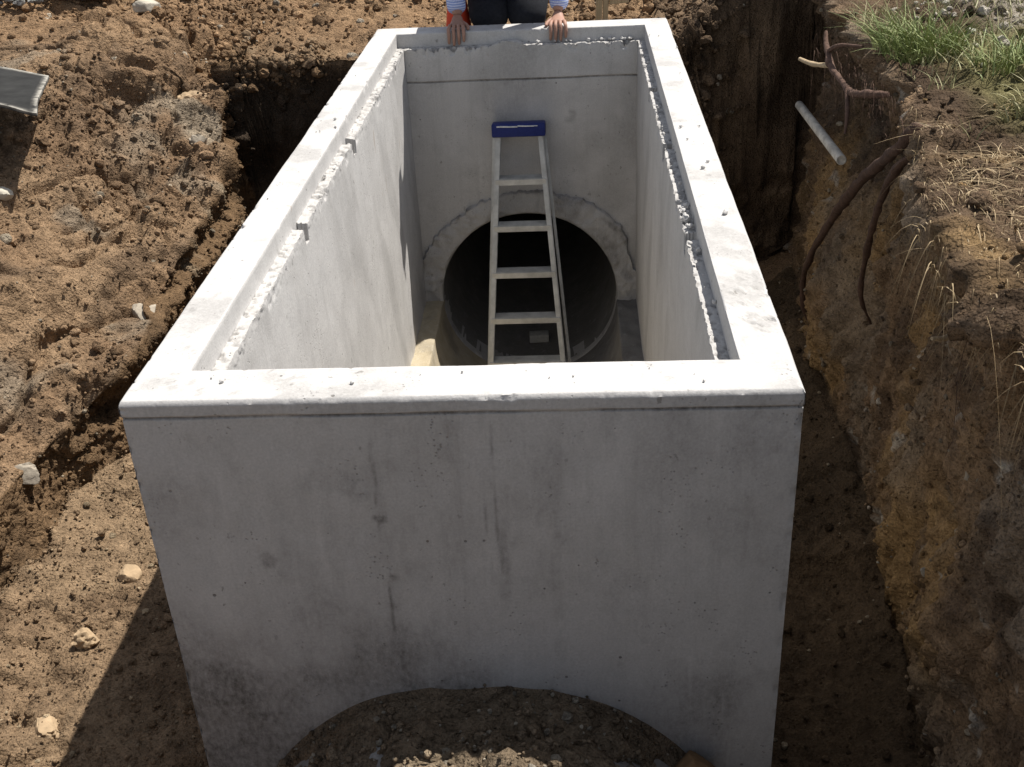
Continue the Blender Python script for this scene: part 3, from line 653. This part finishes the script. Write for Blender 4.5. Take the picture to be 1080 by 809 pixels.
# ------------------------------------------------------------------ plastic pipe and roots in the right wall
M_pvc = plain('grey_plastic_pipe', (.55, .52, .46), .7, var=.38, scale=11, bump=.15, stretch=(3, 1, 3))
def hollow(name, p0, p1, r, mat):
    p0, p1 = Vector(p0), Vector(p1); rot = frame_rot(p0, p1).to_4x4(); bm = bmesh.new(); seg = 24; Ln = (p1-p0).length; rings = []
    for rr, zz in ((r*.80, Ln-.006), (r*.84, Ln), (r, Ln-.002), (r, 0)):
        rings.append([bm.verts.new(p0+(rot @ Vector((rr*math.cos(2*math.pi*k/seg), rr*math.sin(2*math.pi*k/seg), zz)))) for k in range(seg)])
    for a, b in zip(rings[:-1], rings[1:]):
        for k in range(seg): bm.faces.new((a[k], a[(k+1) % seg], b[(k+1) % seg], b[k]))
    bm.faces.new(rings[0]); return bmobj(name, bm, mat, None, 40)
tag(hollow('plastic_pipe', (1.42, 3.80, -.475), (1.352, 2.50, -.345), .021, M_pvc), 'broken grey plastic pipe sticking out of the shaded right trench wall', 'pipe')
M_root = plain('root_bark', (.075, .042, .028), .85, var=.4, scale=40, bump=.8, bd=.01)
M_redroot = plain('reddish_root_bark', (.11, .066, .048), .9, var=.45, scale=40, bump=.8, bd=.01)
M_drytwig = plain('dry_twig', (.42, .32, .20), .9, var=.3, scale=40, bump=.5)
tag(tube('tree_root', [(1.43, 1.36, .03), (1.335, 1.45, .095), (1.31, 1.62, -.03), (1.315, 2.02, -.27), (1.31, 2.38, -.55), (1.30, 2.75, -.92), (1.31, 2.79, -1.13), (1.38, 2.8, -1.3)], [.016, .020, .020, .020, .018, .016, .013, .008], M_root, bump=.8, seg=12, sub=8), 'thick dark brown root curving down the shaded right trench wall', 'root')
tag(tube('tree_root', [(1.43, 1.36, .0), (1.31, 1.46, .0), (1.30, 1.66, -.20), (1.30, 1.77, -.43), (1.32, 1.86, -.66), (1.38, 1.9, -.8)], [.010, .014, .013, .012, .009, .004], M_root, bump=.8, seg=10, sub=8, seed=4), 'shorter dark root hanging below the dry grass beside the thick root', 'root')
rt = empty('broken_root', (1.28, 2.4, .03), 'reddish broken root with short stubs jutting out above the plastic pipe', 'root')
tube('stem', [(1.285, 2.69, .135), (1.28, 2.64, .095), (1.275, 2.50, .041), (1.28, 2.36, .030), (1.285, 2.18, .020), (1.30, 2.02, .055), (1.36, 1.95, .07)], [.007, .012, .015, .011, .014, .016, .011], M_redroot, rt, bump=.6, sub=7)
tube('root_branch', [(1.28, 2.53, .035), (1.255, 2.75, -.01), (1.24, 2.95, -.035)], [.010, .010, .008], M_drytwig, rt, bump=.25, sub=6, seed=9)
tube('root_branch', [(1.28, 2.22, .03), (1.26, 2.10, -.03), (1.25, 2.06, -.10)], [.010, .008, .005], M_redroot, rt, bump=.25, sub=6, seed=10)
tube('root_branch', [(1.28, 2.60, .075), (1.30, 2.50, .12), (1.36, 2.38, .14)], [.009, .008, .005], M_redroot, rt, bump=.25, sub=6, seed=12)
tag(tube('dry_twig', [(1.32, .62, .02), (1.22, .40, -.02), (1.13, .36, -.07), (1.08, .33, -.06)], [.008, .009, .008, .004], M_drytwig, bump=.3, sub=6, seed=14), 'pale dry twig poking out of the right edge below the dry grass', 'twig')

# ------------------------------------------------------------------ grasses
def blades(name, bases, mat, seg=4):
    V, F_ = [], []
    for (bx, by, bz, h, w, dx, dy, droop) in bases:
        a = rng.random()*6.28; ux, uy = math.cos(a)*w/2, math.sin(a)*w/2; o_ = len(V)
        for k in range(seg+1):
            t_ = k/seg; wk = 1-t_**1.6*.92; zz = h*(t_-droop*t_*t_); rr = t_**1.5
            V.append((bx+dx*h*rr-ux*wk, by+dy*h*rr-uy*wk, bz+zz)); V.append((bx+dx*h*rr+ux*wk, by+dy*h*rr+uy*wk, bz+zz))
        for k in range(seg): F_.append((o_+2*k, o_+2*k+1, o_+2*k+3, o_+2*k+2))
    me = npmesh(name, np.array(V), np.array(F_)); return link(name, me, mat, None)
def leaf_mat(name, c0, c1, tr=.25):
    t = NT(name, .6); n_ = t.noise(9, 3, .6); n2 = t.noise(70, 2, .5)
    c = t.mix(t.ramp(n_, .35, .65), c0, c1); c = t.mix(t.ramp(n2, .4, .8, 0, .5), c, tuple(min(1, v*1.6) for v in c1)); t.base(c)
    t.b.inputs['Transmission Weight'].default_value = 0; t.b.inputs['Subsurface Weight'].default_value = 0; return t.m
M_green = leaf_mat('green_grass', (.13, .175, .055), (.26, .29, .12)); M_straw = leaf_mat('dry_grass', (.20, .14, .075), (.38, .285, .16)); M_olive = leaf_mat('thin_grass', (.22, .22, .10), (.38, .35, .19))
def gz(px, py): return float(ground_at(px, py)[2])
RT = [(PD[i, j]) for i in range(0, nr) for j in range(nc-26-nH, nc-6, 2) if -.6 < PD[i, j][1] < 3.6]
RT = np.array(RT)
def pick(fn, cnt):
    ok = np.array([fn(*q) for q in RT]); idx = np.where(ok)[0]; return RT[rng.choice(idx, cnt)]
def tuft(cx, cy, r_, cnt, h0, h1, mat, label, spread=.7, lean=(0, 0)):
    bs = []
    for k in range(cnt):
        a = rng.random()*6.28; d = r_*rng.random()**.7; q = RT[np.argmin((RT[:, 0]-cx-d*math.cos(a))**2+(RT[:, 1]-cy-d*math.sin(a))**2)] if k % 2 == 0 else q
        ln = spread*(.3+rng.random()); aa = a+rng.normal(0, .5)
        bs.append((q[0]+rng.normal(0, .012), q[1]+rng.normal(0, .012), q[2]-.01, lerp(h0, h1, rng.random()), .0038+.004*rng.random(), math.cos(aa)*ln+lean[0], math.sin(aa)*ln+lean[1], .15+.45*rng.random()))
    return tag(blades('grass_tuft', bs, mat), label, 'grass tuft')
tuft(1.55, 2.30, .17, 520, .08, .25, M_green, 'lush green grass tuft overhanging the trench edge above the roots', .8, (-.25, -.15))
tuft(1.78, 2.0, .13, 300, .06, .18, M_green, 'smaller green grass tuft on the right bank beside the lush one', .8)
tuft(1.72, 1.48, .12, 240, .05, .14, M_olive, 'low olive grass clump at the right photo edge below green tufts', .9)
bs = []
for q in pick(lambda a, b, z_: 1.45 < a < 2.5 and 1.25 < b < 3.1 and vn(np.array([[a*3, b*3, 0]]), 3)[0] > -.45, 1500):
    bs.append((q[0]+rng.normal(0, .02), q[1]+rng.normal(0, .02), q[2]-.008, .03+.075*rng.random(), .005, rng.normal(0, .6), rng.normal(0, .6), .3*rng.random()))
tag(blades('short_grass', bs, M_olive), kind='stuff')
bs = []
for q in pick(lambda a, b, z_: a < 1.85 and -.3 < b < 1.60 and vn(np.array([[a*5, b*5, 0]]), 8)[0] > .0, 2600):
    dx = rng.normal(-.3, .8)
    if q[0] < 1.34: dx = max(dx, -.12)
    bs.append((q[0]+rng.normal(0, .02), q[1]+rng.normal(0, .02), q[2]+.002, .015+.065*rng.random()**2.2, .0018+.0022*rng.random(), dx*1.8, rng.normal(-.1, 1.2), .55+.5*rng.random()))
for q in pick(lambda a, b, z_: a < 1.36 and -.2 < b < 1.9, 520):               # strands hanging over the edge
    bs.append((q[0], q[1]+rng.normal(0, .03), q[2]-.01, .04+.13*rng.random()**1.6, .0015+.002*rng.random(), -.08-.25*rng.random(), rng.normal(0, .5), 1.5+1.2*rng.random()))
for q in pick(lambda a, b, z_: a < 1.42 and -.2 < b < 1.25, 700):
    bs.append((q[0]-.02*rng.random(), q[1]+rng.normal(0, .04), q[2]-.02-.05*rng.random(), .05+.17*rng.random()**1.4, .0016+.0022*rng.random(), -.12-.5*rng.random(), rng.normal(0, .9), 1.3+1.4*rng.random()))
tag(blades('dry_thatch', bs, M_straw, 6), kind='stuff')
# fine rootlets hanging in the right wall
bs = []
W6 = np.array([PD[i, j] for i in range(0, nr, 2) for j in range(nc-26-nH-nG+50, nc-26-nH-4, 2) if .2 < PD[i, j][1] < 3.4])
for k in range(170):
    t_ = rng.random(); bs.append((1.33+.03*rng.normal(), 1.35+1.5*t_, .09-.12*rng.random(), .05+.17*rng.random(), .0022, -.3*rng.random(), rng.normal(0, .8), 1.2+.9*rng.random()))
for q in W6[rng.choice(len(W6), 260)]: bs.append((q[0]+.01, q[1], q[2], .05+.16*rng.random(), .0025, -.35*rng.random(), rng.normal(0, .4), 1.2+.9*rng.random()))
tag(blades('rootlets', bs, M_root, 5), kind='stuff')

# ------------------------------------------------------------------ dark sheet on the left bank
def sheet():
    A_, B_, C_, D_ = [np.array(v) for v in ((-2.62, 3.30, .0), (-2.205, 3.19, -.04), (-1.985, 2.53, -.01), (-2.42, 2.55, .0))]
    nu, nv = 40, 50; th = .014; V = []
    for layer in (0, -th):
        for i in range(nu):
            for j in range(nv):
                u, v = i/(nu-1), j/(nv-1); q = (A_*(1-u)+B_*u)*(1-v)+(D_*(1-u)+C_*u)*v
                V.append(q+np.array([0, 0, 0-.03*S(.8, 1, v)*S(.6, 1., u)+layer+.02*(1-u)]))
    V = np.array(V); V += (.004*fbm(V, 3, 3, 81))[:, None]*np.array([0, 0, 1]); F1 = gridF(nu, nv); m = nu*nv; fs = [*F1, *(F1[:, ::-1]+m)]
    b = [i*nv for i in range(nu)]+[(nu-1)*nv+j for j in range(1, nv)]+[i*nv+nv-1 for i in range(nu-2, -1, -1)]+[j for j in range(nv-2, 0, -1)]
    for k in range(len(b)): a0, a1 = b[k], b[(k+1) % len(b)]; fs.append((a1, a0, a0+m, a1+m))
    bd = np.zeros((nu, nv)); 
    for i in range(nu):
        for j in range(nv): bd[i, j] = max(S(.93, 1, i/(nu-1)), S(.07, 0, j/(nv-1)), S(.95, 1, j/(nv-1))*.9)
    stv = np.concatenate([bd.ravel(), np.zeros(m)])
    t = NT('grey_sheet', 1.); t.b.inputs['Specular IOR Level'].default_value = .05; n_ = t.noise(7, 5, .7); c_ = t.mix(t.ramp(n_, .3, .7), (.022, .022, .022), (.043, .043, .042)); c_ = t.mix(t.math('MULTIPLY', t.attr('stain_tone', 'Fac'), t.ramp(t.noise(26, 3, .6), .3, .55)), c_, (.36, .34, .30)); t.base(c_); t.bump(n_, .1, .004)
    o = link('metal_sheet', npmesh('metal_sheet', V, np.array(fs), None, stv), t.m, None, 40)
    return tag(o, 'dark grey flat sheet with worn pale edges jutting over the left bank', 'sheet')
sheet()

# ------------------------------------------------------------------ far left: gravel heap and block
def heap():
    Vs, Fs, Cs, off = [], [], [], 0
    for k in range(900):
        a = rng.random()*6.28; d = rng.random()**.6; px, py = -3.12+.42*d*math.cos(a), 5.28+.42*d*math.sin(a); s = .012+.022*rng.random()**2
        q = protos[rng.integers(14)]*s; Vs.append(q+np.array([px, py, .0+.16*(1-d*d)+.02*rng.random()])); Fs.append(IF+off); off += len(q)
        Cs.append(np.tile(np.array([.36, .36, .35])*(.4+1.1*rng.random()), (len(q), 1)))
    return tag(link('gravel_heap', npmesh('gravel_heap', np.vstack(Vs), np.vstack(Fs), np.clip(np.vstack(Cs), .02, .7)), M_soil, None, 40), 'small heap of loose grey gravel at the top left of the site', 'gravel heap')
heap()
g_ = ground_at(-2.72, 5.25); bm = bmesh.new(); add_box(bm, (-2.72, 5.25, g_[2]+.11), (.20, .34, .28), Matrix.Rotation(.25, 3, 'Z'), .012)
tag(bmobj('concrete_block', bm, plain('pale_block', (.42, .42, .43), .85, var=.15, scale=15, bump=.3), None, 40), 'pale grey block standing beside the dark panel at top left', 'block')
bm = bmesh.new(); add_box(bm, (-2.95, 5.27, g_[2]+.12), (.20, .05, .32), Matrix.Rotation(.1, 3, 'Z'), .006)
tag(bmobj('dark_panel', bm, plain('dark_panel', (.035, .036, .042), .6, var=.2, scale=10), None, 40), 'dark upright panel between the gravel heap and the pale block', 'panel')

# ------------------------------------------------------------------ timber behind the pit
M_wood = plain('weathered_timber', (.42, .31, .18), .85, var=.3, scale=16, bump=.4, stretch=(6, 6, .6))
tim = empty('timber_rack', (.45, 4.15, -.1), 'weathered timber upright with short boards standing behind the far rim', 'timber rack')
bm = bmesh.new(); add_box(bm, (.405, 4.12, .09), (.034, .03, .42), Matrix.Rotation(.05, 3, 'Y'), .003); bmobj('post', bm, M_wood, tim)
bm = bmesh.new(); add_box(bm, (.438, 4.12, .09), (.028, .03, .42), Matrix.Rotation(.03, 3, 'Y'), .003); bmobj('post', bm, M_wood, tim)
for k, (zz, ln) in enumerate(((.02, .10), (.10, .13), (.19, .11))):
    bm = bmesh.new(); add_box(bm, (.455+ln/2, 4.13, zz), (ln, .022, .028), Matrix.Rotation(-.08, 3, 'Y'), .003); bmobj('board', bm, M_wood, tim)

# ------------------------------------------------------------------ traffic cone behind the person's arm
M_orange = plain('orange_plastic', (.75, .075, .03), .5, var=.12, scale=20, bump=.05)
cone = empty('traffic_cone', (-.335, 3.99, -.12), 'red-orange traffic cone half hidden behind the person\'s bare hand', 'traffic cone')
bm = bmesh.new(); add_box(bm, (-.335, 3.99, -.105), (.20, .20, .03), None, .008); bmobj('base', bm, plain('cone_base', (.05, .05, .05), .8), cone, 40)
bm = bmesh.new(); bmesh.ops.create_cone(bm, cap_ends=True, segments=40, radius1=.072, radius2=.018, depth=.40, matrix=Matrix.Translation((-.335, 3.99, .11))); bmobj('body', bm, M_orange, cone, 40)

# ------------------------------------------------------------------ person kneeling at the far rim
M_skin = plain('skin', (.36, .205, .15), .55, var=.12, scale=35, bump=.12, bd=.002)
M_dark = plain('dark_cloth', (.018, .019, .024), .9, var=.3, scale=60, bump=.3)
M_hair = plain('dark_hair', (.03, .02, .014), .6, var=.4, scale=90, bump=.6, stretch=(4, 4, 1))
def shirt_mat():
    t = NT('striped_shirt', .85); w = t.N('ShaderNodeTexWave', wave_type='BANDS', bands_direction='Z'); t.put(w.inputs['Vector'], t.co); w.inputs['Scale'].default_value = 26; w.inputs['Distortion'].default_value = 1.2
    t.bump(t.noise(30, 4, .6), .3, .01); return t.base(t.mix(t.ramp(w.outputs['Fac'], .45, .6), (.26, .33, .62), (.55, .60, .78)))
M_shirt = shirt_mat()
px0 = -.07; HX = (-.312, .188)
person = empty('person', (px0, 3.95, -.1), 'person kneeling behind the pit with both hands gripping the far rim, light blue striped sleeves', 'person')
V = [(px0, 4.18, .22), (px0, 4.02, .36), (px0, 3.85, .45), (px0, 3.70, .50), (px0, 3.60, .52), (px0, 3.53, .52), (px0, 3.44, .49), (px0, 3.40, .43)]
E = [(i, i+1) for i in range(7)]; rad = [.135, .13, .145, .12, .055, .062, .088, .07]
limb = {}
for s, hx in ((-1, HX[0]), (1, HX[1])):
    b = len(V); V += [(px0+s*.17, 3.70, .47), (hx+s*.035, 3.88, .28), (hx+s*.004, 3.765, .10), (hx, 3.725, .052)]; E += [(3, b), (b, b+1), (b+1, b+2), (b+2, b+3)]; rad += [.062, .043, .030, .027]
    limb[s] = b
    b = len(V); V += [(px0+s*.12, 4.18, .20), (px0+s*.092, 3.885, .0), (px0+s*.11, 4.08, -.05), (px0+s*.12, 4.30, -.06), (px0+s*.12, 4.36, -.10)]; E += [(0, b), (b, b+1), (b+1, b+2), (b+2, b+3), (b+3, b+4)]; rad += [.085, .050, .045, .036, .03]
body = skin_mesh('body', V, E, rad, 0, 2)
hands = [body]
for s, hx in ((-1, HX[0]), (1, HX[1])):
    hv = [(hx, 3.735, .058), (hx, 3.70, .030), (hx, 3.668, .024), (hx, 3.635, .022)]
    hands.append(skin_mesh('palm', hv, [(0, 1), (1, 2), (2, 3)], [(.026, .020), (.032, .017), (.039, .015), (.040, .013)], 0, 2))
    for k, (fx, ln) in enumerate(((-.033, .86), (-.011, 1.0), (.011, .95), (.033, .74))):
        fx2 = fx*1.12; cr = .012*random.random()
        fv = [(hx+fx*.8, 3.66, .024), (hx+fx, 3.630, .024), (hx+fx2, 3.603, .013), (hx+fx2+.002, 3.592, -.022*ln), (hx+fx2, 3.594+cr, -.050*ln), (hx+fx2, 3.598+cr, -.066*ln)]
        hands.append(skin_mesh('finger', fv, [(i, i+1) for i in range(5)], [.0095, .0102, .0098, .0088, .0080, .0058], 0, 2))
    ts = -s                                             # thumb on the inner side, closing along the rim
    tv = [(hx+ts*.014, 3.705, .032), (hx+ts*.042, 3.680, .020), (hx+ts*.057, 3.650, .012), (hx+ts*.058, 3.622, .009)]
    hands.append(skin_mesh('thumb', tv, [(0, 1), (1, 2), (2, 3)], [.012, .0115, .0105, .0072], 0, 2))
# nose and ears on the head
hands.append(skin_mesh('nose', [(px0, 3.37, .49), (px0, 3.352, .455)], [(0, 1)], [.013, .016], 0, 2))
for s in (-1, 1): hands.append(skin_mesh('ear', [(px0+s*.085, 3.46, .50), (px0+s*.094, 3.475, .47)], [(0, 1)], [(.008, .02), (.006, .016)], 0, 2))
bo = bmobj('body', join_meshes('body', hands), M_skin, person, 180)
# clothing
sv, se, sr = [(px0, 4.10, .30), (px0, 4.02, .36), (px0, 3.85, .45), (px0, 3.69, .50)], [(0, 1), (1, 2), (2, 3)], [.14, .142, .158, .128]
for s, hx in ((-1, HX[0]), (1, HX[1])):
    b = len(sv); sv += [(px0+s*.17, 3.70, .47), (hx+s*.035, 3.88, .28), (hx+s*.012, 3.80, .155), (hx+s*.002, 3.738, .060)]; se += [(3, b), (b, b+1), (b+1, b+2), (b+2, b+3)]; sr += [.078, .062, .053, .050]
link('shirt', skin_mesh('shirt', sv, se, sr, 0, 2), M_shirt, person, 180)
tv, te, tr = [(px0, 4.18, .22), (px0, 4.08, .30)], [(0, 1)], [.15, .145]
for s in (-1, 1):
    b = len(tv); tv += [(px0+s*.12, 4.18, .20), (px0+s*.092, 3.872, .0), (px0+s*.11, 4.08, -.04), (px0+s*.12, 4.27, -.05)]; te += [(0, b), (b, b+1), (b+1, b+2), (b+2, b+3)]; tr += [.13, .108, .085, .065]
link('trousers', skin_mesh('trousers', tv, te, tr, 0, 2), M_dark, person, 180)
vv = [(px0, 4.08, .31), (px0, 4.0, .37), (px0, 3.85, .455), (px0, 3.72, .50)]
link('vest', skin_mesh('vest', vv, [(0, 1), (1, 2), (2, 3)], [.155, .158, .172, .145], 0, 2), M_dark, person, 180)
link('hair', skin_mesh('hair', [(px0, 3.545, .535), (px0, 3.46, .535), (px0, 3.42, .52)], [(0, 1), (1, 2)], [.068, .088, .07], 0, 2), M_hair, person, 180)
for s in (-1, 1): link('boot', skin_mesh('boot', [(px0+s*.12, 4.29, -.055), (px0+s*.12, 4.36, -.075), (px0+s*.12, 4.42, -.13)], [(0, 1), (1, 2)], [.055, .05, .042], 0, 2), M_dark, person, 180)

# ------------------------------------------------------------------ light, sky, camera
SUN = Vector((.40, .355, 1.0)).normalized(); el = math.asin(SUN.z); az = math.atan2(SUN.x, SUN.y)
w = bpy.data.worlds.new('World'); scene.world = w; w.use_nodes = True; nt = w.node_tree; bg = nt.nodes['Background']
sky = nt.nodes.new('ShaderNodeTexSky'); sky.sky_type = 'NISHITA'; sky.sun_disc = False; sky.sun_elevation = el; sky.sun_rotation = az
hs = nt.nodes.new('ShaderNodeHueSaturation'); hs.inputs['Saturation'].default_value = .46; nt.links.new(sky.outputs[0], hs.inputs['Color']); nt.links.new(hs.outputs[0], bg.inputs[0]); bg.inputs[1].default_value = .09
sl = bpy.data.lights.new('sun', 'SUN'); sl.energy = 5.0; sl.angle = R(.5); sl.color = (1, .955, .885)
so = bpy.data.objects.new('sun', sl); col.objects.link(so); so.rotation_euler = SUN.to_track_quat('Z', 'Y').to_euler(); so.location = (3, 3, 8)
pch, yaw, rol = .5068, .0696, -.0541
f = Vector((-math.sin(yaw)*math.cos(pch), math.cos(yaw)*math.cos(pch), -math.sin(pch))); rt_ = Vector((math.cos(yaw), math.sin(yaw), 0)); up = rt_.cross(f)
ax = rt_*math.cos(rol)+up*math.sin(rol); bx = -rt_*math.sin(rol)+up*math.cos(rol)
cam = bpy.data.cameras.new('camera'); cam.sensor_fit = 'HORIZONTAL'; cam.sensor_width = 36; cam.lens = 36*1188.5/1080; cam.clip_end = 2000; cam.clip_start = .05
co = bpy.data.objects.new('camera', cam); col.objects.link(co); m = Matrix((ax, bx, -f)).transposed().to_4x4(); m.translation = Vector((.2634, -2.0462, 1.1658)); co.matrix_world = m
scene.camera = co
vs_ = scene.view_settings; vs_.view_transform = 'Standard'; vs_.look = 'None'; vs_.gamma = 1; vs_.exposure = .50; vs_.use_curve_mapping = False
